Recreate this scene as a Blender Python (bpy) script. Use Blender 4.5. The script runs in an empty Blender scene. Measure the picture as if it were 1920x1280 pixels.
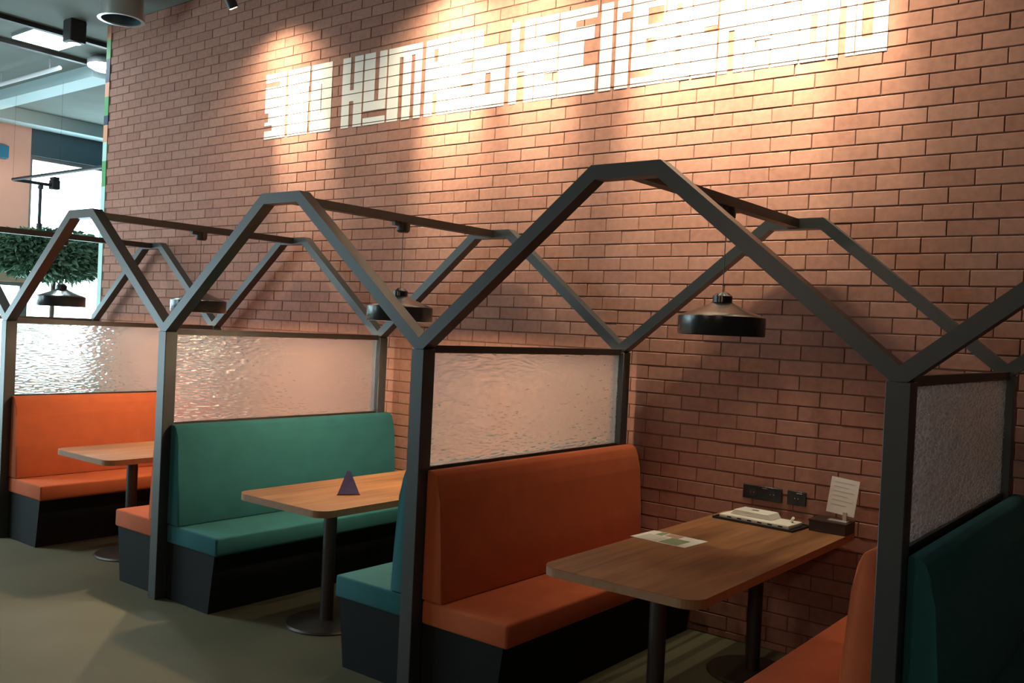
import bpy, bmesh, math, random
from mathutils import Vector, Matrix
random.seed(7)
scene = bpy.context.scene
COL = scene.collection

# ------------------------------------------------------------------ camera
CAMPOS = Vector((5.115, -5.041, 1.736))
YAW, PITCH, ROLL, FPX = 0.6626, -0.0127, 0.0470, 1733.7
fw = Vector((-math.sin(YAW)*math.cos(PITCH), math.cos(YAW)*math.cos(PITCH), math.sin(PITCH)))
rt = Vector((math.cos(YAW), math.sin(YAW), 0)); up = rt.cross(fw)
rt2 = rt*math.cos(ROLL) + up*math.sin(ROLL); up2 = -rt*math.sin(ROLL) + up*math.cos(ROLL)
cd = bpy.data.cameras.new('camera'); cam = bpy.data.objects.new('camera', cd); COL.objects.link(cam)
cam.matrix_world = Matrix(((rt2.x, up2.x, -fw.x, CAMPOS.x), (rt2.y, up2.y, -fw.y, CAMPOS.y),
                           (rt2.z, up2.z, -fw.z, CAMPOS.z), (0, 0, 0, 1)))
cd.sensor_width = 36.0; cd.lens = FPX*36.0/1920.0; cd.clip_end = 200
scene.camera = cam

# ------------------------------------------------------------------ world, exposure
w = bpy.data.worlds.new('world'); scene.world = w; w.use_nodes = True
bg = w.node_tree.nodes['Background']
bg.inputs[0].default_value = (0.74, 0.93, 1.0, 1); bg.inputs[1].default_value = 12.0
scene.view_settings.view_transform = 'Standard'; scene.view_settings.look = 'None'
scene.view_settings.gamma = 1.0; scene.view_settings.use_curve_mapping = False
scene.view_settings.exposure = 0.0
SIGN_W = 420.0      # each sign spotlight
LAMP_W = 76.0       # each lit pendant
PANEL_E = 14.0      # ceiling light panels


def light(name, kind, loc, energy, color, **kw):
    l = bpy.data.lights.new(name, kind); l.energy = energy; l.color = color
    for k, v in kw.items(): setattr(l, k, v)
    o = bpy.data.objects.new(name, l); o.location = loc; COL.objects.link(o); return o


def portal(loc, rot, sx, sy):
    l = bpy.data.lights.new('window_portal', 'AREA'); l.shape = 'RECTANGLE'; l.size = sx; l.size_y = sy
    l.cycles.is_portal = True
    o = bpy.data.objects.new('window_portal', l); o.location = loc; o.rotation_euler = rot; COL.objects.link(o)


# daylight enters by the real window openings (built below)
portal((-9.98, -2.1, 1.1), (0, -math.pi/2, 0), 2.0, 13.4)
portal((-9.98, 3.3, 3.1), (0, -math.pi/2, 0), 2.0, 3.0)
portal((-7.8, -8.98, 2.0), (math.pi/2, 0, 0), 2.4, 3.4)

# ------------------------------------------------------------------ materials
def new_mat(name):
    m = bpy.data.materials.new(name); m.use_nodes = True
    nt = m.node_tree; return m, nt, nt.nodes['Principled BSDF']


def N(nt, t, **kw):
    n = nt.nodes.new(t)
    for k, v in kw.items(): setattr(n, k, v)
    return n


def math_n(nt, op, a, b=None):
    n = N(nt, 'ShaderNodeMath', operation=op)
    for i, v in enumerate((a, b)):
        if v is None: continue
        if hasattr(v, 'default_value') or hasattr(v, 'is_output'): nt.links.new(v, n.inputs[i])
        else: n.inputs[i].default_value = v
    return n.outputs[0]


def simple(name, col, rough=0.5, metal=0.0, noise=0.0, nscale=20.0, bump=0.0, sheen=0.0, spec=0.5, stretch=(1, 1, 1)):
    m, nt, b = new_mat(name)
    b.inputs['Base Color'].default_value = (*col, 1); b.inputs['Roughness'].default_value = rough
    b.inputs['Metallic'].default_value = metal; b.inputs['Specular IOR Level'].default_value = spec
    if sheen:
        b.inputs['Sheen Weight'].default_value = sheen; b.inputs['Sheen Roughness'].default_value = 0.45
        b.inputs['Sheen Tint'].default_value = (*[min(1, c*1.6+.1) for c in col], 1)
    if noise or bump:
        g = N(nt, 'ShaderNodeNewGeometry'); mp = N(nt, 'ShaderNodeMapping'); mp.inputs['Scale'].default_value = stretch
        nt.links.new(g.outputs['Position'], mp.inputs[0])
        nz = N(nt, 'ShaderNodeTexNoise'); nz.inputs['Scale'].default_value = nscale; nz.inputs['Detail'].default_value = 4
        nt.links.new(mp.outputs[0], nz.inputs['Vector'])
        if noise:
            mx = N(nt, 'ShaderNodeMix', data_type='RGBA'); mx.clamp_factor = False
            mx.inputs[6].default_value = (*[max(0, c*(1-noise)) for c in col], 1)
            mx.inputs[7].default_value = (*[min(1, c*(1+noise)) for c in col], 1)
            nt.links.new(nz.outputs['Fac'], mx.inputs[0]); nt.links.new(mx.outputs[2], b.inputs['Base Color'])
        if bump:
            bp = N(nt, 'ShaderNodeBump'); bp.inputs['Strength'].default_value = bump; bp.inputs['Distance'].default_value = 0.01
            nt.links.new(nz.outputs['Fac'], bp.inputs['Height']); nt.links.new(bp.outputs[0], b.inputs['Normal'])
    return m


def emis(name, col, e):
    m, nt, b = new_mat(name)
    b.inputs['Base Color'].default_value = (*col, 1)
    b.inputs['Emission Color'].default_value = (*col, 1); b.inputs['Emission Strength'].default_value = e
    return m


Z0, CH, BL, BX = 3.3186, 0.084, 0.2399, 2.261


def brick_material():
    m, nt, b = new_mat('red_brick')
    g = N(nt, 'ShaderNodeNewGeometry'); s = N(nt, 'ShaderNodeSeparateXYZ'); nt.links.new(g.outputs['Position'], s.inputs[0])
    row = math_n(nt, 'FLOOR', math_n(nt, 'DIVIDE', math_n(nt, 'SUBTRACT', s.outputs['Z'], Z0), CH))
    off = math_n(nt, 'MULTIPLY', math_n(nt, 'PINGPONG', row, 1.0), 0.5)
    col = math_n(nt, 'FLOOR', math_n(nt, 'ADD', math_n(nt, 'DIVIDE', math_n(nt, 'SUBTRACT', s.outputs['X'], BX), BL), off))
    cb = N(nt, 'ShaderNodeCombineXYZ'); nt.links.new(col, cb.inputs[0]); nt.links.new(row, cb.inputs[1])
    wn = N(nt, 'ShaderNodeTexWhiteNoise', noise_dimensions='2D'); nt.links.new(cb.outputs[0], wn.inputs['Vector'])
    r = N(nt, 'ShaderNodeValToRGB'); nt.links.new(wn.outputs['Value'], r.inputs[0])
    e = r.color_ramp.elements
    e[0].position = 0; e[0].color = (0.330, 0.158, 0.116, 1)
    e[1].position = 1; e[1].color = (0.395, 0.204, 0.152, 1)
    k = e.new(0.5); k.color = (0.366, 0.180, 0.134, 1)
    nz = N(nt, 'ShaderNodeTexNoise'); nz.inputs['Scale'].default_value = 26; nz.inputs['Detail'].default_value = 6
    nt.links.new(g.outputs['Position'], nz.inputs['Vector'])
    mx = N(nt, 'ShaderNodeMix', data_type='RGBA', blend_type='MULTIPLY'); mx.inputs[0].default_value = 0.45
    rr = N(nt, 'ShaderNodeValToRGB'); rr.color_ramp.elements[0].color = (0.62, 0.6, 0.6, 1); rr.color_ramp.elements[0].position = .3
    rr.color_ramp.elements[1].color = (1.15, 1.12, 1.1, 1); rr.color_ramp.elements[1].position = .7
    nt.links.new(nz.outputs['Fac'], rr.inputs[0]); nt.links.new(r.outputs[0], mx.inputs[6]); nt.links.new(rr.outputs[0], mx.inputs[7])
    nt.links.new(mx.outputs[2], b.inputs['Base Color']); b.inputs['Roughness'].default_value = 0.8
    b.inputs['Specular IOR Level'].default_value = 0.25
    bp = N(nt, 'ShaderNodeBump'); bp.inputs['Strength'].default_value = 0.25; bp.inputs['Distance'].default_value = 0.004
    nt.links.new(nz.outputs['Fac'], bp.inputs['Height']); nt.links.new(bp.outputs[0], b.inputs['Normal'])
    return m


def wood_material():
    m, nt, b = new_mat('oak_laminate')
    tc = N(nt, 'ShaderNodeTexCoord'); mp = N(nt, 'ShaderNodeMapping'); mp.inputs['Scale'].default_value = (16, 1.1, 8)
    nt.links.new(tc.outputs['Object'], mp.inputs[0])
    nz = N(nt, 'ShaderNodeTexNoise'); nz.inputs['Scale'].default_value = 1.6; nz.inputs['Detail'].default_value = 7
    nz.inputs['Distortion'].default_value = 0.6; nt.links.new(mp.outputs[0], nz.inputs['Vector'])
    r = N(nt, 'ShaderNodeValToRGB'); nt.links.new(nz.outputs['Fac'], r.inputs[0]); e = r.color_ramp.elements
    e[0].position = .28; e[0].color = (0.150, 0.060, 0.024, 1); e[1].position = .72; e[1].color = (0.330, 0.155, 0.064, 1)
    k = e.new(.5); k.color = (0.250, 0.108, 0.042, 1)
    nt.links.new(r.outputs[0], b.inputs['Base Color']); b.inputs['Roughness'].default_value = 0.42
    return m


def glass_material():
    # rippled frosted glass: blurred transmission and streaky reflections
    m = bpy.data.materials.new('rippled_frosted_glass'); m.use_nodes = True; nt = m.node_tree
    nt.nodes.remove(nt.nodes['Principled BSDF']); out = nt.nodes['Material Output']
    rf = N(nt, 'ShaderNodeBsdfRefraction'); rf.inputs['IOR'].default_value = 1.45; rf.inputs['Roughness'].default_value = 0.16
    rf.inputs['Color'].default_value = (0.93, 0.93, 0.93, 1)
    tl = N(nt, 'ShaderNodeBsdfTranslucent'); tl.inputs['Color'].default_value = (0.85, 0.85, 0.85, 1)
    m1 = N(nt, 'ShaderNodeMixShader'); m1.inputs[0].default_value = 0.13
    nt.links.new(rf.outputs[0], m1.inputs[1]); nt.links.new(tl.outputs[0], m1.inputs[2])
    gl = N(nt, 'ShaderNodeBsdfGlossy'); gl.inputs['Roughness'].default_value = 0.28; gl.inputs['Color'].default_value = (1, 1, 1, 1)
    fr = N(nt, 'ShaderNodeFresnel'); fr.inputs['IOR'].default_value = 1.4
    m2 = N(nt, 'ShaderNodeMixShader'); nt.links.new(fr.outputs[0], m2.inputs[0])
    nt.links.new(m1.outputs[0], m2.inputs[1]); nt.links.new(gl.outputs[0], m2.inputs[2])
    nt.links.new(m2.outputs[0], out.inputs['Surface'])
    return m


def clear_glass():
    m = bpy.data.materials.new('window_glass'); m.use_nodes = True; nt = m.node_tree
    nt.nodes.remove(nt.nodes['Principled BSDF']); out = nt.nodes['Material Output']
    t = N(nt, 'ShaderNodeBsdfTransparent'); t.inputs[0].default_value = (0.9, 0.96, 0.97, 1)
    gl = N(nt, 'ShaderNodeBsdfGlossy'); gl.inputs['Roughness'].default_value = 0.02
    mx = N(nt, 'ShaderNodeMixShader'); mx.inputs[0].default_value = 0.05
    nt.links.new(t.outputs[0], mx.inputs[1]); nt.links.new(gl.outputs[0], mx.inputs[2]); nt.links.new(mx.outputs[0], out.inputs['Surface'])
    return m


def floor_material():
    m, nt, b = new_mat('polished_concrete')
    g = N(nt, 'ShaderNodeNewGeometry')
    nz = N(nt, 'ShaderNodeTexNoise'); nz.inputs['Scale'].default_value = 1.1; nz.inputs['Detail'].default_value = 8
    nt.links.new(g.outputs['Position'], nz.inputs['Vector'])
    r = N(nt, 'ShaderNodeValToRGB'); nt.links.new(nz.outputs['Fac'], r.inputs[0]); e = r.color_ramp.elements
    e[0].position = .3; e[0].color = (0.112, 0.106, 0.064, 1); e[1].position = .7; e[1].color = (0.148, 0.140, 0.086, 1)
    nt.links.new(r.outputs[0], b.inputs['Base Color']); b.inputs['Roughness'].default_value = 0.6
    b.inputs['Specular IOR Level'].default_value = 0.2
    return m


M = dict(
    brick=brick_material(), mortar=simple('dark_mortar', (0.165, 0.084, 0.057), 0.95, noise=.2, nscale=60),
    steel=simple('black_steel', (0.044, 0.048, 0.049), 0.38, noise=.12, nscale=8, spec=.45),
    rail=simple('dark_brown_steel', (0.030, 0.022, 0.018), 0.45),
    glass=glass_material(), clear=clear_glass(), floor=floor_material(), wood=wood_material(),
    woodedge=simple('table_edge', (0.30, 0.16, 0.085), 0.6, noise=.2, nscale=30, spec=.25),
    orange=simple('orange_velour', (0.43, 0.100, 0.038), 0.85, noise=.18, nscale=7, sheen=.35, spec=.2),
    teal=simple('teal_velour', (0.019, 0.108, 0.118), 0.85, noise=.18, nscale=7, sheen=.35, spec=.2),
    plinth=simple('charcoal_laminate', (0.011, 0.012, 0.012), 0.7, noise=.15, nscale=10, spec=.12),
    lamp=simple('black_lamp_enamel', (0.016, 0.017, 0.02), 0.22), lampin=simple('lamp_inner_white', (0.8, 0.78, 0.72), 0.5),
    bulb=emis('warm_bulb', (1, 0.78, 0.5), 18.0), bulboff=simple('bulb_glass', (0.75, 0.74, 0.7), 0.2),
    paint=simple('white_wall_paint', (0.80, 0.77, 0.71), 0.75, noise=.05, nscale=40),
    ceil=simple('ceiling_concrete', (0.15, 0.17, 0.155), 0.85, noise=.3, nscale=1.4),
    pipe=simple('pale_pipe', (0.62, 0.63, 0.66), 0.4), duct=simple('galvanised_duct', (0.55, 0.57, 0.55), 0.33, metal=.85, noise=.15, nscale=5),
    beam=simple('pale_blue_beam', (0.42, 0.55, 0.58), 0.6), black=simple('matt_black', (0.012, 0.012, 0.014), 0.5),
    pink=simple('orange_pink_plaster', (0.74, 0.45, 0.37), 0.85, noise=.1, nscale=2), spandrel=simple('dark_blue_panel', (0.055, 0.10, 0.13), 0.5),
    wallw=simple('off_white_plaster', (0.13, 0.125, 0.115), 0.9, noise=.05, nscale=3), frame=simple('window_frame_grey', (0.18, 0.2, 0.21), 0.4),
    panel=emis('led_diffuser', (0.86, 0.97, 1.0), PANEL_E), globe=emis('fill_globe_glow', (1, .8, .6), 6.0), blue=simple('blue_sign_box', (0.03, 0.20, 0.36), 0.4),
    leaf=simple('green_leaf', (0.12, 0.23, 0.15), 0.55, noise=.5, nscale=6), bark=simple('bark', (0.10, 0.07, 0.05), 0.9, noise=.3, nscale=20),
    pot=simple('dark_pot', (0.05, 0.06, 0.065), 0.5), soil=simple('soil', (0.03, 0.02, 0.015), 1.0),
    green=simple('green_paint', (0.10, 0.36, 0.14), 0.7), cyan=simple('pale_turquoise_paint', (0.45, 0.72, 0.68), 0.7),
    opaint=simple('orange_paint', (0.70, 0.34, 0.2), 0.7), navy=simple('navy_paint', (0.03, 0.06, 0.11), 0.7),
    purple=simple('purple_blue_card', (0.17, 0.165, 0.42), 0.5, noise=.35, nscale=45), cardedge=simple('brown_card_edge', (0.10, 0.035, 0.02), 0.7),
    white=simple('white_plastic', (0.72, 0.69, 0.62), 0.45), paper=simple('white_paper', (0.74, 0.71, 0.66), 0.8),
    ink=simple('grey_print', (0.52, 0.50, 0.46), 0.8), inkg=simple('green_print', (0.22, 0.27, 0.15), 0.8), inkr=simple('rose_print', (0.42, 0.24, 0.20), 0.8),
    darkwood=simple('dark_brown_wood', (0.035, 0.014, 0.010), 0.5, noise=.3, nscale=30), socket=simple('socket_black', (0.012, 0.014, 0.015), 0.3),
    cord=simple('grey_cord', (0.12, 0.12, 0.13), 0.6),
    chrome=simple('socket_glint', (0.8, 0.8, 0.8), 0.25, metal=1.0), acrylic=simple('pale_acrylic', (0.45, 0.42, 0.40), 0.2),
)

# ------------------------------------------------------------------ mesh helpers
def box(bm, x0, x1, y0, y1, z0, z1):
    v = [bm.verts.new(p) for p in ((x0, y0, z0), (x1, y0, z0), (x1, y1, z0), (x0, y1, z0), (x0, y0, z1), (x1, y0, z1), (x1, y1, z1), (x0, y1, z1))]
    for f in ((3, 2, 1, 0), (4, 5, 6, 7), (0, 1, 5, 4), (1, 2, 6, 5), (2, 3, 7, 6), (3, 0, 4, 7)): bm.faces.new([v[i] for i in f])


def prism(bm, pts, axis, a0, a1):
    """polygon pts (2D) extruded along axis: 'y' -> pts are (x,z); 'x' -> (y,z); 'z' -> (x,y)"""
    def P3(p, a): return {'y': (p[0], a, p[1]), 'x': (a, p[0], p[1]), 'z': (p[0], p[1], a)}[axis]
    A = [bm.verts.new(P3(p, a0)) for p in pts]; B = [bm.verts.new(P3(p, a1)) for p in pts]; n = len(pts)
    bm.faces.new(A); bm.faces.new(B[::-1])
    for i in range(n): bm.faces.new((A[i], B[i], B[(i+1) % n], A[(i+1) % n]))


def lathe(bm, prof, c=(0, 0), n=32, cap0=True, cap1=True):
    rings = []
    for r, z in prof:
        rings.append([bm.verts.new((c[0]+r*math.cos(2*math.pi*i/n), c[1]+r*math.sin(2*math.pi*i/n), z)) for i in range(n)])
    for a, b in zip(rings, rings[1:]):
        for i in range(n): bm.faces.new((a[i], a[(i+1) % n], b[(i+1) % n], b[i]))
    if cap0: bm.faces.new(rings[0][::-1])
    if cap1: bm.faces.new(rings[-1])


def tube(bm, p0, p1, r, n=10):
    p0, p1 = Vector(p0), Vector(p1); d = (p1-p0).normalized()
    a = d.orthogonal().normalized(); b = d.cross(a)
    A = [bm.verts.new(p0+r*(a*math.cos(t)+b*math.sin(t))) for t in [2*math.pi*i/n for i in range(n)]]
    B = [bm.verts.new(p1+r*(a*math.cos(t)+b*math.sin(t))) for t in [2*math.pi*i/n for i in range(n)]]
    bm.faces.new(A[::-1]); bm.faces.new(B)
    for i in range(n): bm.faces.new((A[i], A[(i+1) % n], B[(i+1) % n], B[i]))


def bev(bm, w, seg=2):
    bmesh.ops.bevel(bm, geom=list(bm.edges), offset=w, segments=seg, affect='EDGES', profile=.5, clamp_overlap=True)


def obj(name, bm, mat, parent=None, smooth=False, loc=None):
    if isinstance(bm, bpy.types.Mesh): me = bm
    else:
        bmesh.ops.recalc_face_normals(bm, faces=bm.faces)
        me = bpy.data.meshes.new(name); bm.to_mesh(me); bm.free(); me.materials.append(M[mat])
        if smooth:
            me.polygons.foreach_set('use_smooth', [True]*len(me.polygons))
            me.set_sharp_from_angle(angle=math.radians(40))
    o = bpy.data.objects.new(name, me); COL.objects.link(o)
    if parent: o.parent = parent
    if loc: o.location = loc
    return o


def mk(fn, *a, **k):
    bm = bmesh.new(); fn(bm, *a, **k); return bm


def bxo(name, mat, parent, *a, bv=0, seg=2, smooth=False):
    bm = mk(box, *a)
    if bv: bev(bm, bv, seg)
    return obj(name, bm, mat, parent, smooth=smooth or bool(bv))


def thing(name, label, cat, loc=(0, 0, 0), group=None):
    o = bpy.data.objects.new(name, None); COL.objects.link(o); o.location = loc
    o.empty_display_size = .1; o['label'] = label; o['category'] = cat
    if group: o['group'] = group
    return o


def tag(o, label, cat, group=None):
    o['label'] = label; o['category'] = cat
    if group: o['group'] = group
    return o


def structure(o, label=None):
    o['kind'] = 'structure'
    if label: o['label'] = label
    return o


def copy_tree(o, parent=None, loc=None, label=None):
    c = o.copy(); COL.objects.link(c); c.parent = parent
    if loc is not None: c.location = loc
    if label: c['label'] = label
    for ch in list(o.children): copy_tree(ch, c)
    return c


# ------------------------------------------------------------------ layout constants
PT = 2.1347                      # booth pitch along the wall
YF, YR = -1.889, -0.1125         # front and rear post lines
ZV, ZT, HW = 1.680, 2.412, 0.1575
WX0, WX1, CZ = -4.37, 9.0, 4.75

# ------------------------------------------------------------------ setting: floor, ceiling, walls
structure(bxo('floor', 'floor', None, -10.2, WX1, -9.2, 5.2, -.2, 0), 'olive grey polished concrete floor in front of the booths')
structure(bxo('ceiling', 'ceil', None, -10.2, WX1, -9.2, 5.2, CZ, CZ+.2), 'dark grey green concrete ceiling at the upper left')
wall = bxo('wall_back', 'mortar', None, WX0+.004, WX1, .0055, .25, 0, CZ)
structure(wall, 'long red brick wall behind the booths with white lettering')
structure(bxo('wall_right', 'wallw', None, WX1, WX1+.2, -9.2, .25, 0, CZ), 'plain wall at the right end of the room')
structure(bxo('wall_rear', 'wallw', None, -10.2, WX0+.25, 5.0, 5.2, 0, CZ), 'plain wall beyond the end of the brick wall')
structure(bxo('wall_return', 'wallw', None, WX0+.05, WX0+.25, .25, 5.0, 0, CZ), 'return wall behind the brick wall end')

# bricks: the 300 that show largest are parts, the rest one joined part
def project(p):
    v = Vector(p)-CAMPOS; d = v.dot(fw)
    if d < .2: return None
    return 960+FPX*v.dot(rt2)/d, 640-FPX*v.dot(up2)/d


JT = 0.0048; JV = 0.0025
rows = range(math.floor((0-Z0)/CH), math.ceil((CZ-Z0)/CH))
cells = []
for r in rows:
    za, zb = max(0.0, Z0+r*CH)+JT*.75, min(CZ, Z0+(r+1)*CH)-JT*.75
    if zb-za < .02: continue
    off = .5*(r % 2)
    c0 = math.floor((WX0-BX)/BL+off); c1 = math.ceil((8.0-BX)/BL+off)
    for c in range(c0, c1):
        xa = max(WX0, BX+(c-off)*BL)+JV; xb = BX+(c+1-off)*BL-JV
        if xb-xa < .03: continue
        q = [project(p) for p in ((xa, 0, za), (xb, 0, za), (xb, 0, zb), (xa, 0, zb))]
        area = 0
        if all(q):
            area = abs(sum(q[i][0]*q[(i+1) % 4][1]-q[(i+1) % 4][0]*q[i][1] for i in range(4)))/2
            cx, cy = sum(k[0] for k in q)/4, sum(k[1] for k in q)/4
            if not (10 < cx < 1910 and 5 < cy < 1150): area = 0
            hid = (1660 < cx < 1720 and cy > 690) or (cx > 1715 and cy > 705) or (cy > 1000)
            if hid: area = 0
        cells.append((area, xa, xb, za, zb))


def brick_verts(w_, h_, j):
    e = .0025; d = .03
    a, b = w_/2, h_/2
    vs = [(-a, d, -b), (a, d, -b), (a, d, b), (-a, d, b), (-a, e+j, -b), (a, e+j, -b), (a, e+j, b), (-a, e+j, b),
          (-a+e, j, -b+e), (a-e, j, -b+e), (a-e, j, b-e), (-a+e, j, b-e)]
    fs = [(0, 1, 5, 4), (1, 2, 6, 5), (2, 3, 7, 6), (3, 0, 4, 7), (4, 5, 9, 8), (5, 6, 10, 9), (6, 7, 11, 10), (7, 4, 8, 11), (8, 9, 10, 11)]
    return vs, fs


cells.sort(key=lambda t: -t[0])
meshes = {}
for area, xa, xb, za, zb in cells[:300]:
    key = (round(xb-xa, 3), round(zb-za, 3))
    if key not in meshes:
        me = bpy.data.meshes.new('brick'); vs, fs = brick_verts(*key, 0); me.from_pydata(vs, [], fs); me.materials.append(M['brick']); meshes[key] = me
    o = bpy.data.objects.new('brick', meshes[key]); COL.objects.link(o); o.parent = wall
    o.location = ((xa+xb)/2, random.uniform(-.0015, .0015), (za+zb)/2)
V, F = [], []
for area, xa, xb, za, zb in cells[300:]:
    vs, fs = brick_verts(xb-xa, zb-za, random.uniform(-.0015, .0015)); n = len(V)
    V += [(x+(xa+xb)/2, y, z+(za+zb)/2) for x, y, z in vs]; F += [tuple(i+n for i in f) for f in fs]
me = bpy.data.meshes.new('brickwork'); me.from_pydata(V, [], F); me.materials.append(M['brick'])
bw = bpy.data.objects.new('brickwork', me); COL.objects.link(bw); bw.parent = wall; bw['kind'] = 'stuff'

# facade on the left, glazed, with an orange pink plaster panel above
XF = -10.0
fac = structure(bxo('wall_left', 'pink', None, XF-.2, XF, -9.0, 1.75, 2.12, CZ), 'orange pink plaster wall panel at the far left')
structure(bxo('trim_1', 'spandrel', None, XF-.2, XF, 1.75, 5.0, 4.14, CZ), 'dark blue panel above the far window')
structure(bxo('trim_2', 'frame', None, XF-.2, XF, -9.0, 5.0, 0, .10), 'grey sill under the far windows')


def window_x(name, label, y0, y1, z0, z1, n):
    root = thing(name, label, 'window'); del root['category']; root['kind'] = 'structure'
    fwid = .06
    for a, b, c, d in ((y0, y1, z0, z0+fwid), (y0, y1, z1-fwid, z1)): bxo('window_frame', 'frame', root, XF-.14, XF-.06, a, b, c, d)
    for i in range(n+1):
        y = y0+(y1-y0)*i/n; y = min(max(y, y0+fwid/2), y1-fwid/2)
        bxo('mullion', 'frame', root, XF-.14, XF-.06, y-fwid/2, y+fwid/2, z0+fwid, z1-fwid)
    for i in range(n):
        bxo('pane', 'clear', root, XF-.105, XF-.097, y0+(y1-y0)*i/n+.03, y0+(y1-y0)*(i+1)/n-.03, z0+fwid, z1-fwid)


window_x('window_1', 'long low row of bright glazing under the orange pink panel', -9.0, 1.75, .10, 2.12, 7)
window_x('window_2', 'tall bright window left of the brick wall end', 1.75, 5.0, .10, 4.14, 2)
# wall behind the camera with a long window
YB = -9.0
structure(bxo('wall_front', 'wallw', None, -6.6, WX1, YB-.2, YB, 0, CZ), 'plain wall behind the camera')
for i, (a, b, c, d) in enumerate(((-10.2, -6.6, 0, .3), (-10.2, -6.6, 3.7, CZ), (-10.2, -9.0, .3, 3.7))):
    structure(bxo('trim_%d' % (3+i), 'wallw', None, a, b, YB-.2, YB, c, d), ['plaster sill below the window behind the camera', 'plaster lintel over the window behind the camera', 'plaster pier beside the window behind the camera'][i])
root = thing('window_3', 'long window behind the camera', 'window'); del root['category']; root['kind'] = 'structure'
for i in range(3): bxo('mullion', 'frame', root, -9+1.2*i-(.06 if i == 2 else 0), -9+1.2*i+(0 if i == 2 else .06), YB-.14, YB-.06, .3, 3.7)
for i in range(2): bxo('pane', 'clear', root, -8.94+1.2*i, -7.80+1.2*i-(.06 if i == 1 else 0), YB-.105, YB-.097, .3, 3.7)

# ------------------------------------------------------------------ white lettering on the bricks
ZB, ZTOP = 3.302, 3.868
LET = [  # gaps narrowed in the hottest stretches; white paint there stands in for glare
 (-1.69, -1.407, [(-1.703, -1.493, 3.755, 3.792), (-1.703, -1.585, 3.373, 3.42), (-1.703, -1.64, 3.45, 3.53)]),
 (-1.381, -1.097, [(-1.39, -1.372, 3.29, 3.70), (-1.106, -1.09, 3.29, 3.70)]),
 (-1.072, -0.815, [(-0.948, -0.938, 3.46, 3.70)]),
 (-0.687, -0.449, [(-0.592, -0.548, 3.601, 3.899), (-0.597, -0.546, 3.254, 3.513)]),
 (-0.429, -0.18, [(-0.309, -0.26, 3.49, 3.941), (-0.441, -0.155, 3.359, 3.413)]),
 (-0.159, 0.198, [(-0.041, 0.003, 3.201, 3.787), (0.088, 0.128, 3.189, 3.789)]),
 (0.24, 0.468, [(0.322, 0.365, 3.70, 3.795), (0.322, 0.365, 3.29, 3.47)]),
 (0.482, 0.705, [(0.60, 0.72, 3.46, 3.68)]),
 (0.718, 1.01, [(0.80, 1.053, 3.743, 3.91), (0.83, 0.88, 3.40, 3.55)]),
 (1.051, 1.257, [(1.124, 1.171, 3.656, 3.904), (1.117, 1.182, 3.203, 3.518)]),
 (1.269, 1.457, [(1.35, 1.47, 3.68, 3.74), (1.35, 1.47, 3.42, 3.48)]),
 (1.468, 1.763, [(1.596, 1.802, 3.746, 3.791), (1.667, 1.792, 3.484, 3.655), (1.745, 1.80, 3.655, 3.746)]),
 (1.794, 1.884, []),
 (1.915, 2.011, [(1.95, 2.032, 3.744, 3.785)]),
 (2.033, 2.263, [(2.141, 2.254, 3.677, 3.783), (2.132, 2.204, 3.506, 3.593), (2.01, 2.195, 3.356, 3.403)]),
 (2.276, 2.444, [(2.34, 2.38, 3.40, 3.77)]), (2.457, 2.618, [(2.53, 2.63, 3.56, 3.60)]), (2.631, 2.786, [(2.69, 2.73, 3.29, 3.55)]),
 (2.798, 2.948, [(2.85, 2.96, 3.42, 3.47), (2.85, 2.96, 3.69, 3.74)]), (2.96, 3.116, [(3.02, 3.06, 3.62, 3.88)]),
 (3.127, 3.272, [(3.18, 3.22, 3.40, 3.56)]), (3.283, 3.428, [(3.34, 3.38, 3.29, 3.75)]), (3.435, 3.6, [(3.465, 3.523, 3.385, 3.77)])]
sign = thing('wall_lettering', 'row of white block capitals painted high on the brick wall', 'lettering', (0, 0, ZB))
for X0, X1, holes in LET:
    xs = {X0, X1}; zs = {ZB, ZTOP}
    for h in holes:
        for q in h[:2]:
            if X0 < q < X1: xs.add(q)
        for q in h[2:]:
            if ZB < q < ZTOP: zs.add(q)
    for r in rows:
        z = Z0+r*CH
        for q in (z-JT*.75, z+JT*.75):
            if ZB < q < ZTOP: zs.add(q)
    xs = sorted(xs); zs = sorted(zs); bm = bmesh.new()
    for i in range(len(xs)-1):
        for j in range(len(zs)-1):
            xm, zm = (xs[i]+xs[i+1])/2, (zs[j]+zs[j+1])/2
            if any(h[0] < xm < h[1] and h[2] < zm < h[3] for h in holes): continue
            fr = ((zm-Z0)/CH) % 1.0
            if fr*CH < JT*.75 or (1-fr)*CH < JT*.75: continue
            if xs[i+1]-xs[i] < .002 or zs[j+1]-zs[j] < .002: continue
            box(bm, xs[i], xs[i+1], -.0035, .002, zs[j]-ZB, zs[j+1]-ZB)
    obj('letter', bm, 'paint', sign)

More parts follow.
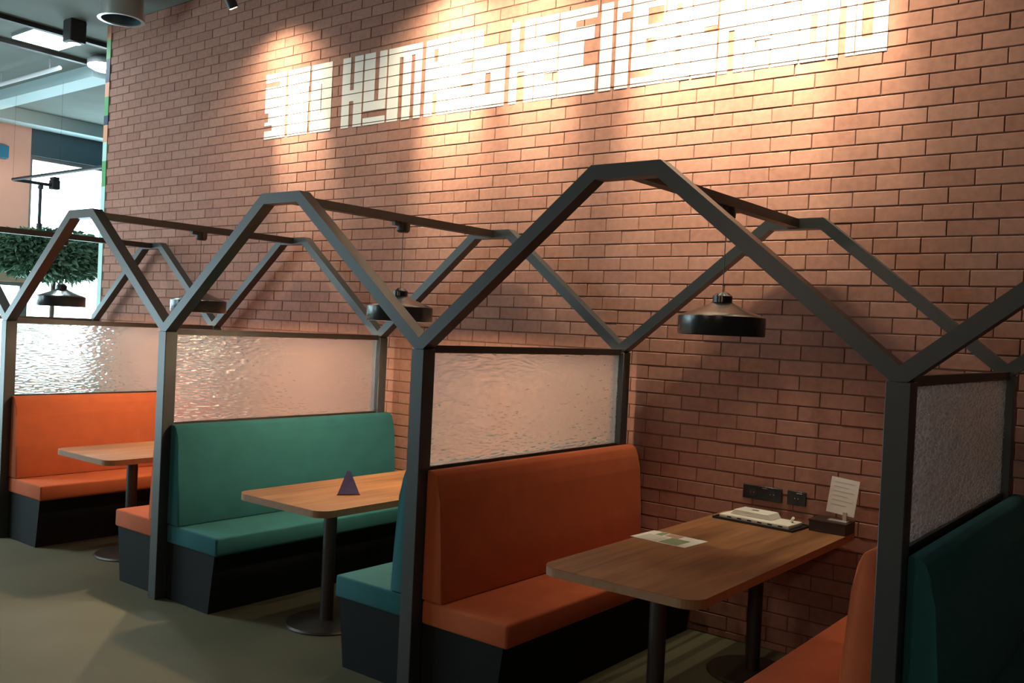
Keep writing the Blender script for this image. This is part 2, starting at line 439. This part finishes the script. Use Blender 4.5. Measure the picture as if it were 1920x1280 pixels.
# ------------------------------------------------------------------ spotlights washing the lettering
trk = thing('spotlight_track', 'black lighting track above the brick wall lettering', 'track', (0, -.55, 4.43))
bxo('track_bar', 'black', trk, -1.9, 4.2, -.02, .02, .0, .04)
for x in (-1.5, 0, 1.5, 3.0): obj('hanger', mk(tube, (x, 0, .04), (x, 0, CZ-4.43), .006, 6), 'black', trk)
SP = [(-1.50, .72), (0.55, 1.1), (1.30, .65), (2.35, 1.0), (2.95, .95), (3.40, .4)]
proto = None
slabels = ['black spotlight at the left end of the track, above the first white letters', 'second black spotlight from the left on the track', 'third black spotlight from the left on the track',
           'fourth black spotlight from the left on the track', 'fifth black spotlight from the left on the track', 'black spotlight at the right end of the track']
for i, (x, e) in enumerate(SP):
    src = Vector((x, -.55, 4.35)); dst = Vector((x+(.28 if i == 0 else 0), 0, 3.30)); d = (dst-src).normalized()
    s = thing('track_spotlight', slabels[i], 'spotlight', (x, -.55, 4.43), 'spotlights over the lettering')
    obj('spot_head', mk(tube, (0, -.03, -.03), (0, .05, -.155), .042, 16), 'black', s, smooth=True)
    obj('yoke', mk(tube, (0, 0, 0), (0, 0, -.06), .012, 8), 'black', s)
    obj('lens', mk(tube, (0, .0505, -.1555), (0, .0520, -.1575), .034, 16), 'bulb', s)
    d2 = (Vector((x, 0, 3.62))-src).normalized()
    for nm, k, ang, dd in (('spot_core', 1.15, 44, d), ('spot_spill', .255, 134, d2)):
        sp = light(nm, 'SPOT', src+d*.20, SIGN_W*(e if nm == 'spot_core' else max(e, .8))*k, (1.0, 0.86, 0.60), spot_size=math.radians(ang), spot_blend=1.0, shadow_soft_size=.03)
        sp.rotation_euler = dd.to_track_quat('-Z', 'Y').to_euler()

# ------------------------------------------------------------------ booth partitions and roof frames
def ripple_pane(y0, y1, z0, z1):
    # pressed glass: flat on one side, fine horizontal ripples on the other
    from mathutils import noise
    ny, nz_ = 180, 190; V, F = [], []
    for i in range(ny+1):
        y = y0+(y1-y0)*i/ny
        for k in range(nz_+1):
            z = z0+(z1-z0)*k/nz_
            h = noise.noise((y*26, z*105, 3.1))+.35*noise.noise((y*9, z*30, 7.7))
            V.append((.004+.0056*h, y, z))
    for i in range(ny):
        for k in range(nz_):
            a = i*(nz_+1)+k; F.append((a, a+nz_+1, a+nz_+2, a+1))
    b = len(V); V += [(-.004, y0, z0), (-.004, y1, z0), (-.004, y1, z1), (-.004, y0, z1)]
    F.append((b, b+3, b+2, b+1))
    c = [0, ny*(nz_+1), ny*(nz_+1)+nz_, nz_]
    F.append(tuple([b, b+1]+[i*(nz_+1) for i in range(ny, -1, -1)])); F.append(tuple([b+2, b+3]+[i*(nz_+1)+nz_ for i in range(0, ny+1)]))
    F.append(tuple([b+3, b]+[k for k in range(0, nz_+1)])); F.append(tuple([b+1, b+2]+[ny*(nz_+1)+k for k in range(nz_, -1, -1)]))
    me = bpy.data.meshes.new('glass_pane'); me.from_pydata(V, [], F); me.materials.append(M['glass'])
    sm = [True]*(ny*nz_)+[False]*5; me.polygons.foreach_set('use_smooth', sm)
    o = bpy.data.objects.new('glass_pane', me); COL.objects.link(o); return o


def make_partition(label):
    t = thing('booth_partition', label, 'partition', (0, 0, 0), 'glazed partitions between the booths')
    for y in (YF, YR): bxo('post', 'steel', t, -.04, .04, y-.04, y+.04, 0, 1.628, bv=.003, seg=1)
    ya, yb = YF+.04, YR-.04
    bxo('top_rail', 'rail', t, -.018, .018, ya, yb, 1.610, 1.646)
    bxo('lower_rail', 'rail', t, -.018, .018, ya, yb, 1.045, 1.073)
    pane = ripple_pane(ya, yb, 1.073, 1.610); pane.parent = t
    bxo('lower_panel', 'plinth', t, -.016, .016, ya, yb, 0, 1.045)
    return t


plab = {-2: 'glazed black steel partition farthest left, beyond the frosted pane with the window glow',
        -1: 'black steel partition whose frosted pane glows with daylight, at the left edge',
        0: 'black steel partition between the far orange booth and the middle teal booth',
        1: 'black steel partition between the middle teal booth and the near orange booth',
        2: 'dark black steel partition right of the near orange table, at the right edge',
        3: 'black steel partition beyond the right edge, right of the blue teal bench'}
p0 = make_partition(plab[0])
for i in (-2, -1, 1, 2, 3): copy_tree(p0, None, (i*PT, 0, 0), plab[i])


def make_roof(label):
    t = thing('booth_roof_frame', label, 'frame', (0, 0, 0), 'house shaped booth frames')
    h = PT/2; T = .058
    ang = math.atan2(ZT-ZV, h-HW); dz = T/math.cos(ang)
    # inner line of the rafter and inner height of the ridge piece
    zi = ZT-T; xi = (zi-(ZV-dz))/math.tan(ang)           # from the post
    for y in (YF, YR):
        for s in (-1, 1):
            pts = [(s*h, ZV), (s*HW, ZT), (s*(h-xi), zi), (s*h, ZV-dz)]
            obj('rafter', mk(prism, pts, 'y', y-.036, y+.036), 'steel', t)
        obj('ridge_piece', mk(prism, [(-HW, ZT), (HW, ZT), (h-xi, zi), (-(h-xi), zi)], 'y', y-.036, y+.036), 'steel', t)
    bxo('ridge_beam', 'rail', t, -.028, .028, YF+.036, YR-.036, ZT-.052, ZT-.004)
    return t


rlab = {-2: 'house shaped black frame at the far left, its ridge beam crossing the bright window',
        -1: 'house shaped black frame over the far orange booth, bluish in the daylight',
        0: 'house shaped black frame over the middle teal booth',
        1: 'largest house shaped black frame, over the near orange booth',
        2: 'house shaped black frame cut off by the right edge'}
r0 = make_roof(rlab[0]); r0.location = (PT/2, 0, 0)
for i in (-2, -1, 1, 2): copy_tree(r0, None, ((i+.5)*PT, 0, 0), rlab[i])

# ------------------------------------------------------------------ benches
def make_bench(s, mat):
    """bench beside a partition at x=0; s=+1 sits on its right side"""
    t = thing('booth_bench', '', 'bench')
    bm = mk(prism, [(s*.044, 0), (s*.485, 0), (s*.530, .345), (s*.044, .345)], 'y', -1.862, -.03)
    obj('base', bm, 'plinth', t)
    bm = mk(box, min(s*.045, s*.556), max(s*.045, s*.556), -1.872, -.03, .345, .455); bev(bm, .014, 3)
    obj('seat', bm, mat, t, smooth=True)
    prof = [(.042, .457), (.168, .457), (.150, .70), (.132, .92), (.118, 1.0), (.100, 1.045), (.075, 1.062), (.042, 1.064)]
    bm = mk(prism, [(s*a, b) for a, b in prof], 'y', -1.872, -.05); bev(bm, .008, 2)
    obj('backrest', bm, mat, t, smooth=True)
    return t


protos = {}
BEN = [(-2, 1, 'teal', 'teal bench at the far left, left side of the farthest booth'),
       (-1, -1, 'teal', 'teal bench with its back to the glowing frosted pane'),
       (-1, 1, 'orange', 'orange bench under the bright frosted pane at the far left'),
       (0, -1, 'orange', 'orange bench end peeking out left of the second black post'),
       (0, 1, 'teal', 'long green teal bench in the middle booth, facing the camera'),
       (1, -1, 'teal', 'teal bench seat jutting left of the third black post'),
       (1, 1, 'orange', 'large orange bench in front of the near frosted pane'),
       (2, -1, 'orange', 'orange bench at the bottom right, seen edge on beside the dark post'),
       (2, 1, 'teal', 'dark blue teal bench at the right edge')]
for i, s, mat, lab in BEN:
    k = (s, mat)
    if k not in protos:
        t = make_bench(s, mat); protos[k] = t; t.location = (i*PT, 0, 0)
    else: t = copy_tree(protos[k], None, (i*PT, 0, 0))
    t['label'] = lab; t['group'] = 'upholstered booth benches'

# ------------------------------------------------------------------ tables
def rrect(x0, x1, y0, y1, r0, r1, n=8):
    """rounded rectangle: radius r0 on the y0 corners, r1 on the y1 corners"""
    pts = []
    for cx, cy, a, r in ((x1-r0, y0+r0, -90, r0), (x1-r1, y1-r1, 0, r1), (x0+r1, y1-r1, 90, r1), (x0+r0, y0+r0, 180, r0)):
        for k in range(n+1):
            t = math.radians(a+90*k/n); pts.append((cx+r*math.cos(t), cy+r*math.sin(t)))
    return pts


def make_table(label):
    t = thing('booth_table', label, 'table', (0, 0, 0), 'wood topped booth tables')
    bm = bmesh.new(); prism(bm, rrect(-.37, .37, -1.86, -.012, .085, .02), 'z', .742, .745)
    obj('table_top', bm, 'wood', t)
    bm = bmesh.new(); prism(bm, rrect(-.37, .37, -1.86, -.012, .085, .02), 'z', .708, .742)
    obj('top_edge', bm, 'woodedge', t)
    for y in (-1.47, -.42):
        leg = obj('leg', mk(lathe, [(.038, .02), (.038, .70)], (0, y), 20), 'rail', t, smooth=True)
        obj('base_plate', mk(lathe, [(.23, 0), (.235, .006), (.225, .016), (.05, .026)], (0, y), 32), 'rail', t, smooth=True)
        bxo('mount_plate', 'rail', t, -.16, .16, y-.16, y+.16, .70, .708)
    return t


tl = {-2: 'wood table in the farthest booth at the left', -1: 'pale wood table in the far orange booth', 0: 'wood table with the small purple pyramid, in the middle teal booth', 1: 'large brown wood table with papers in the near orange booth'}
t0 = make_table(tl[0]); t0.location = (PT/2, 0, 0)
for i in (-2, -1, 1): copy_tree(t0, None, ((i+.5)*PT, 0, 0), tl[i])

# ------------------------------------------------------------------ pendants
def make_pendant(label, lit):
    t = thing('pendant_lamp', label, 'lamp', (0, 0, 1.755), 'black dome pendants in the booths')
    bm = bmesh.new()
    lathe(bm, [(.196, .006), (.200, 0), (.203, .004), (.203, .088), (.198, .092), (.150, .110), (.100, .130), (.062, .147), (.048, .156)], n=48, cap0=False, cap1=True)
    obj('shade', bm, 'lamp', t, smooth=True)
    obj('shade_lining', mk(lathe, [(.196, .006), (.196, .082), (.10, .124), (.03, .14)], n=48, cap0=False, cap1=True), 'lampin', t, smooth=True)
    obj('neck', mk(lathe, [(.046, .156), (.046, .185), (.030, .200), (.016, .206)], n=24), 'lamp', t, smooth=True)
    obj('cord', mk(tube, (0, 0, .206), (0, 0, .55), .0022, 8), 'cord', t)
    k = obj('ceiling_mount', mk(lathe, [(.030, .545), (.042, .556), (.042, .604)], n=20), 'rail', t, smooth=True)
    bxo('cord_clip', 'rail', t, -.014, .014, -.085, -.04, .582, .604)
    obj('bulb', mk(lathe, [(.004, .055), (.018, .060), (.026, .075), (.020, .094), (.014, .105), (.014, .135)], n=16), 'bulb' if lit else 'bulboff', t, smooth=True)
    return t


pl = {-2: 'black pendant lamp silhouetted against the bright window', -1: 'black pendant lamp in the far orange booth, behind a rafter',
      0: 'black pendant lamp in the middle teal booth, crossed by a rafter', 1: 'black pendant lamp over the near orange booth in front of the bricks'}
pa = make_pendant(pl[0], True); pa.location = (PT/2, -.99, 1.755)
for i in (-2, -1): copy_tree(pa, None, ((i+.5)*PT, -.99, 1.755), pl[i])
pb = make_pendant(pl[1], False); pb.location = (PT*1.5, -.99, 1.755)
for i in (-2, -1, 0):
    light('pendant_light', 'POINT', ((i+.5)*PT, -.99, 1.790), LAMP_W, (1.0, .74, .46), shadow_soft_size=.03)

# ------------------------------------------------------------------ things on the tables and wall sockets
TZ = .745
# purple folded pyramid
t = thing('table_tent', 'small purple blue folded card pyramid on the middle wood table', 'table tent', (1.125, -1.40, TZ))
a = math.radians(25); pts = [(.074*math.cos(a+k*2*math.pi/3), .074*math.sin(a+k*2*math.pi/3)) for k in range(3)]
for k in range(3):
    p, q = pts[k], pts[(k+1) % 3]; bm = bmesh.new()
    n = Vector((p[0]+q[0], p[1]+q[1], .04)).normalized()*.0015
    top = Vector((0, 0, .135)); A = [Vector((*p, 0)), Vector((*q, 0)), top+Vector((q[0]*.12, q[1]*.12, 0)), top+Vector((p[0]*.12, p[1]*.12, 0))]
    vs = [bm.verts.new(v+n) for v in A]+[bm.verts.new(v-n) for v in A]
    for f in ((0, 1, 2, 3), (7, 6, 5, 4), (0, 4, 5, 1), (1, 5, 6, 2), (2, 6, 7, 3), (3, 7, 4, 0)): bm.faces.new([vs[i] for i in f])
    s = obj('card_side', bm, 'purple', t)
    bm = bmesh.new(); tube(bm, (p[0], p[1], .002), (q[0], q[1], .002), .004, 6); obj('dark_border', bm, 'cardedge', s)
# flyer
t = thing('flyer', 'printed paper flyer lying on the near orange booth table', 'paper', (2.97, -.966, TZ+.0005))
def quad(bm, x0, x1, y0, y1, z0, z1): box(bm, x0, x1, y0, y1, z0, z1)
obj('sheet', mk(box, -.155, .155, -.108, .108, 0, .0012), 'paper', t)
for nm, mt, a in (('photo_print', 'inkg', (.0, .105, -.10, .03)), ('photo_print', 'inkr', (-.05, .03, .035, .10)), ('text_block', 'ink', (-.125, -.01, -.10, .02)), ('photo_print', 'inkg', (-.10, -.06, .03, .10))):
    obj(nm, mk(box, a[0], a[1], a[2], a[3], .0012, .0016), mt, t)
t.rotation_euler = (0, 0, math.radians(-4))
# black tray with white plastic block
t = thing('black_tray', 'thin black tray under the white plastic block by the wall', 'tray', (3.115, -.185, TZ))
bxo('tray_base', 'black', t, -.235, .235, -.115, .115, 0, .006)
for a in ((-.235, .235, -.115, -.107), (-.235, .235, .107, .115), (-.235, -.227, -.107, .107), (.227, .235, -.107, .107)): bxo('tray_rim', 'black', t, *a, .006, .012)
t.rotation_euler = (0, 0, math.radians(-4))
t = thing('white_block', 'white plastic block with a row of small dark holes near the wall', 'plastic block', (3.115, -.185, TZ+.0065))
bm = mk(box, -.205, .205, -.095, .075, 0, .022); bev(bm, .005, 2); obj('body', bm, 'white', t, smooth=True)
bm = mk(prism, [(-.165, .022), (.085, .022), (.065, .052), (-.135, .052)], 'y', -.05, .07); bev(bm, .003, 1); obj('raised_cover', bm, 'white', t)
for k in range(6): bxo('hole', 'black', t, -.155+.06*k, -.130+.06*k, -.0962, -.0950, .008, .015)
bxo('slot', 'black', t, -.06, -.02, .0, .02, .052, .0525)
bm = mk(tube, (.165, .02, .022), (.185, .0, .05), .008, 8); obj('peg', bm, 'white', t)
t.rotation_euler = (0, 0, math.radians(-4))
# card holder box with card
t = thing('holder_box', 'low dark wooden box against the wall beside the white block', 'box', (3.50, -.10, TZ))
bxo('box_body', 'darkwood', t, -.125, .07, -.075, .075, 0, .055, bv=.003, seg=1)
bxo('box_lid', 'darkwood', t, -.128, .073, -.078, .078, .055, .062)
t = thing('card_stand', 'white printed card standing upright in front of the brick wall', 'card', (3.508, -.10, TZ+.062))
bxo('stand_foot', 'acrylic', t, -.05, .05, -.03, .03, 0, .004)
bxo('stand_clip', 'acrylic', t, .02, .04, -.006, .006, .004, .05)
c_ = bxo('card', 'paper', t, -.074, .074, -.002, .002, .035, .225)
for k in range(6): bxo('print_line', 'ink', c_, -.055, .055-(.03 if k % 2 else 0), -.0026, -.002, .20-.024*k, .2035-.024*k)
c_.rotation_euler = (math.radians(-6), math.radians(5), 0)


def outlet(label, x0, x1, n, z0=.836, z1=.914):
    t = thing('wall_socket', label, 'socket', ((x0+x1)/2, -.002, z0), 'black wall sockets')
    w_ = (x1-x0)/2; bxo('face_plate', 'socket', t, -w_, w_, -.010, 0, 0, z1-z0, bv=.003, seg=1)
    for k in range(n):
        cx = -w_+(2*w_)*(k+.5)/n
        bm = bmesh.new(); tube(bm, (cx, -.0102, (z1-z0)/2), (cx, -.0112, (z1-z0)/2), .026, 20); r_ = obj('socket_ring', bm, 'black', t)
        for s in (-1, 1): obj('contact_hole', mk(tube, (cx+s*.0095, -.0113, (z1-z0)/2), (cx+s*.0095, -.0117, (z1-z0)/2), .003, 8), 'chrome', r_)
    bxo('glint_strip', 'chrome', t, -.0, .03, -.0115, -.0100, z1-z0-.012, z1-z0-.008)


outlet('wide black double socket on the bricks above the near table', 2.925, 3.158, 2)
outlet('small black single socket right of the double socket', 3.188, 3.295, 1)

# ------------------------------------------------------------------ far left background
d = thing('air_duct', 'round galvanised duct hanging from the ceiling near the wall corner', 'duct', (-3.36, -.45, 4.50))
obj('duct_pipe', mk(lathe, [(.195, .012), (.195, CZ-4.50)], n=36, cap0=False, cap1=False), 'duct', d, smooth=True)
obj('duct_rim', mk(lathe, [(.178, .0), (.212, .0), (.212, .016), (.195, .020), (.178, .016), (.178, 0)], n=36, cap0=False, cap1=False), 'duct', d, smooth=True)
obj('duct_lining', mk(lathe, [(.178, .012), (.178, CZ-4.51)], n=36, cap0=False, cap1=True), 'spandrel', d, smooth=True)
tag(bxo('ceiling_beam', 'black', None, -5.13, -5.06, -6, 4.9, 4.70, CZ), 'dark steel beam under the ceiling beside the black spotlight box', 'beam')
tag(bxo('ceiling_beam', 'rail', None, -6.02, -5.95, -6, 4.9, 4.70, CZ), 'thin dark beam under the ceiling beyond the bright light panel', 'beam')
tag(bxo('ceiling_beam', 'beam', None, -9.4, -6.06, .68, .96, 4.60, CZ), 'wide pale blue beam running toward the far window', 'beam')
tag(bxo('ceiling_beam', 'beam', None, -9.95, -9.60, 1.0, 4.9, 4.55, CZ), 'pale blue beam above the far window', 'beam')
t = thing('ceiling_pipe', 'thin pale pipe running under the ceiling at the upper left', 'pipe', (-6.6, .27, 4.60))
obj('pipe_run', mk(tube, (-2.9, 0, 0), (.55, 0, 0), .026, 12), 'pipe', t, smooth=True)
for x in (-2.4, -1.0, .3): obj('pipe_hanger', mk(tube, (x, 0, .02), (x, 0, .15), .008, 6), 'pipe', t)
s = thing('ceiling_spotlight', 'black box spotlight under the ceiling at the upper left', 'spotlight', (-4.60, -.28, 4.72))
bm = mk(box, -.085, .085, -.085, .085, -.20, .03); bev(bm, .008, 1); obj('housing', bm, 'black', s)
obj('reflector', mk(lathe, [(.065, -.206), (.06, -.201)], n=20), 'duct', s)
s = thing('ceiling_light', 'bright square ceiling panel light at the upper left', 'light', (-5.42, -.16, 4.70))
bxo('light_frame', 'frame', s, -.29, .30, -.28, .25, .015, .05); bxo('diffuser', 'panel', s, -.28, .29, -.27, .24, .0, .015)
s = thing('ceiling_light', 'round bright ceiling lamp beside the brick wall corner', 'light', (-5.62, .60, 4.62))
obj('lamp_body', mk(lathe, [(.20, .02), (.20, .08), (.12, .13)], n=32), 'frame', s, smooth=True)
obj('diffuser', mk(lathe, [(.05, -.05), (.13, -.03), (.19, .0), (.195, .02)], n=32), 'panel', s, smooth=True)
light('panel_light', 'AREA', (-5.42, -.17, 4.685), 60, (.86, .97, 1.0), shape='RECTANGLE', size=.54, size_y=.48)
# blue box sign on the orange pink panel
t = thing('wall_sign', 'small blue box sign on the orange pink wall panel', 'sign', (-9.93, 1.15, 4.0))
bxo('sign_box', 'blue', t, -.07, .05, -.25, .225, 0, .20, bv=.01, seg=1)
bxo('sign_bracket', 'frame', t, -.07, .0, -.05, .05, .20, .26)
# hanging black rail with spotlight
t = thing('hanging_rail', 'black pipe rail hanging in front of the bright far window', 'rail', (-8.0, .63, 3.45))
obj('rail_pipe', mk(tube, (0, 0, 0), (2.6, 0, 0), .022, 10), 'black', t, smooth=True)
obj('rail_pipe', mk(tube, (0, 0, 0), (0, .50, 0), .022, 10), 'black', t, smooth=True)
obj('drop_pole', mk(tube, (0, .37, -.02), (0, .37, -.62), .022, 10), 'black', t, smooth=True)
for q in ((0, 0), (1.3, 0), (2.5, 0)): obj('hanger', mk(tube, (q[0], q[1], .02), (q[0], q[1], 1.15), .0012, 5), 'black', t)
for z in (-.05, -.58): obj('pole_collar', mk(lathe, [(.035, z-.025), (.035, z+.025)], (0, .37), 14), 'black', t)
s = thing('rail_spotlight', 'small black spotlight on the hanging rail before the far window', 'spotlight', (-8.0, 1.17, 3.45))
bm = mk(box, -.06, .06, -.035, .075, -.055, .075); bev(bm, .01, 1); obj('housing', bm, 'black', s)
obj('visor', mk(prism, [(-.05, .075), (.05, .075), (.065, .115), (-.065, .115)], 'y', -.02, .06), 'black', s)
# painted strip on the wall end
t = thing('painted_strip', 'narrow green and orange painted strip along the brick wall end', 'strip', (-4.412, .0, 0))
for mt, z0, z1 in (('cyan', 0, 3.05), ('green', 3.05, 3.32), ('cyan', 3.32, 3.52), ('opaint', 3.52, 3.70), ('navy', 3.70, 3.80), ('green', 3.80, 4.0), ('opaint', 4.0, 4.15), ('navy', 4.15, 4.40), ('green', 4.40, 4.60), ('opaint', 4.60, CZ)):
    bxo('painted_segment', mt, t, -.042, .040, -.004, .05, z0, z1)
# tall potted plants by the window
def plant(label, loc, crown_z, rx, ry, rz, n):
    t = thing('potted_tree', label, 'plant', loc)
    p = obj('pot', mk(lathe, [(.17, 0), (.24, .42), (.25, .45), (.22, .45), (.215, .40)], n=28), 'pot', t, smooth=True)
    obj('soil', mk(lathe, [(.21, .38), (.21, .405)], n=24), 'soil', p)
    bm = bmesh.new(); rnd = random.Random(hash(label) % 1000 if False else len(label))
    tube(bm, (0, 0, .39), (.03, .02, crown_z-.15), .035, 8)
    for k in range(7):
        a = k*.9; tube(bm, (.02, .01, crown_z-.5+.06*k), (rx*.6*math.cos(a), ry*.6*math.sin(a), crown_z+rz*(.1*k-.3)), .014, 6)
    obj('trunk', bm, 'bark', t)
    V, F = [], []
    for k in range(n):
        while True:
            q = Vector((rnd.uniform(-1, 1), rnd.uniform(-1, 1), rnd.uniform(-1, 1)))
            if q.length < 1: break
        c = Vector((q.x*rx, q.y*ry, crown_z+q.z*rz)); dirv = Vector((q.x+rnd.uniform(-.6, .6), q.y+rnd.uniform(-.6, .6), rnd.uniform(-.8, .3))).normalized()
        sd = dirv.orthogonal().normalized(); sd.rotate(Matrix.Rotation(rnd.uniform(0, 6.28), 3, dirv)); nn = dirv.cross(sd)
        L, Wd = rnd.uniform(.10, .17), rnd.uniform(.022, .04); b = len(V)
        V += [c, c+dirv*L*.35+sd*Wd+nn*.01, c+dirv*L, c+dirv*L*.35-sd*Wd+nn*.01, c+dirv*L*.6-nn*.008]
        F += [(b, b+1, b+4), (b+1, b+2, b+4), (b+2, b+3, b+4), (b+3, b, b+4)]
    me = bpy.data.meshes.new('foliage'); me.from_pydata([tuple(v) for v in V], [], F); me.materials.append(M['leaf'])
    o = bpy.data.objects.new('foliage', me); COL.objects.link(o); o.parent = t; o['kind'] = 'stuff'


plant('wide leafy green potted tree in front of the far window, left of the brick wall', (-9.15, 1.75, 0), 2.56, .42, 1.0, .40, 5200)

k = light('rail_spot_beam', 'SPOT', (-8.06, 1.19, 3.50), 120, (1.0, .80, .66), spot_size=math.radians(110), spot_blend=.8, shadow_soft_size=.04)
k.rotation_euler = Vector((-1.9, -.35, .35)).to_track_quat('-Z', 'Y').to_euler()

# unseen panel lights added over the aisle to brighten the left bricks and frames
for x, y, lab in ((-4.0, -3.7, 'added square fill panel over the aisle, in front of the far orange booth'), (-7.2, -4.2, 'added square fill panel over the aisle, nearest the low windows')):
    s = thing('ceiling_light', lab, 'light', (x, y, 4.70), 'added square fill panels')
    bxo('light_frame', 'frame', s, -.32, .32, -.32, .32, .015, .05); bxo('diffuser', 'panel', s, -.30, .30, -.30, .30, .0, .015)
    light('panel_light', 'AREA', (x, y, 4.69), 110, (.86, .97, 1.0), shape='RECTANGLE', size=.58, size_y=.58)

# unseen warm globes added behind the camera as fill for the lower bricks
for x, lab in ((1.2, 'added warm fill globe behind the camera, nearer the windows'), (5.6, 'added warm fill globe behind the camera, nearer the right wall')):
    s = thing('fill_globe', lab, 'lamp', (x, -9.0, 2.5), 'added fill globes behind the camera')
    obj('bracket', mk(tube, (0, 0, 0), (0, .16, 0), .015, 10), 'black', s); obj('wall_plate', mk(tube, (0, 0, 0), (0, .02, 0), .06, 20), 'black', s)
    obj('globe', mk(lathe, [(.03, -.12), (.09, -.09), (.125, 0), (.09, .09), (.03, .12)], (0, .30), 24), 'globe', s, smooth=True)
    light('fill_globe_light', 'POINT', (x, -8.45, 2.5), 75, (1.0, .74, .55), shadow_soft_size=.12)
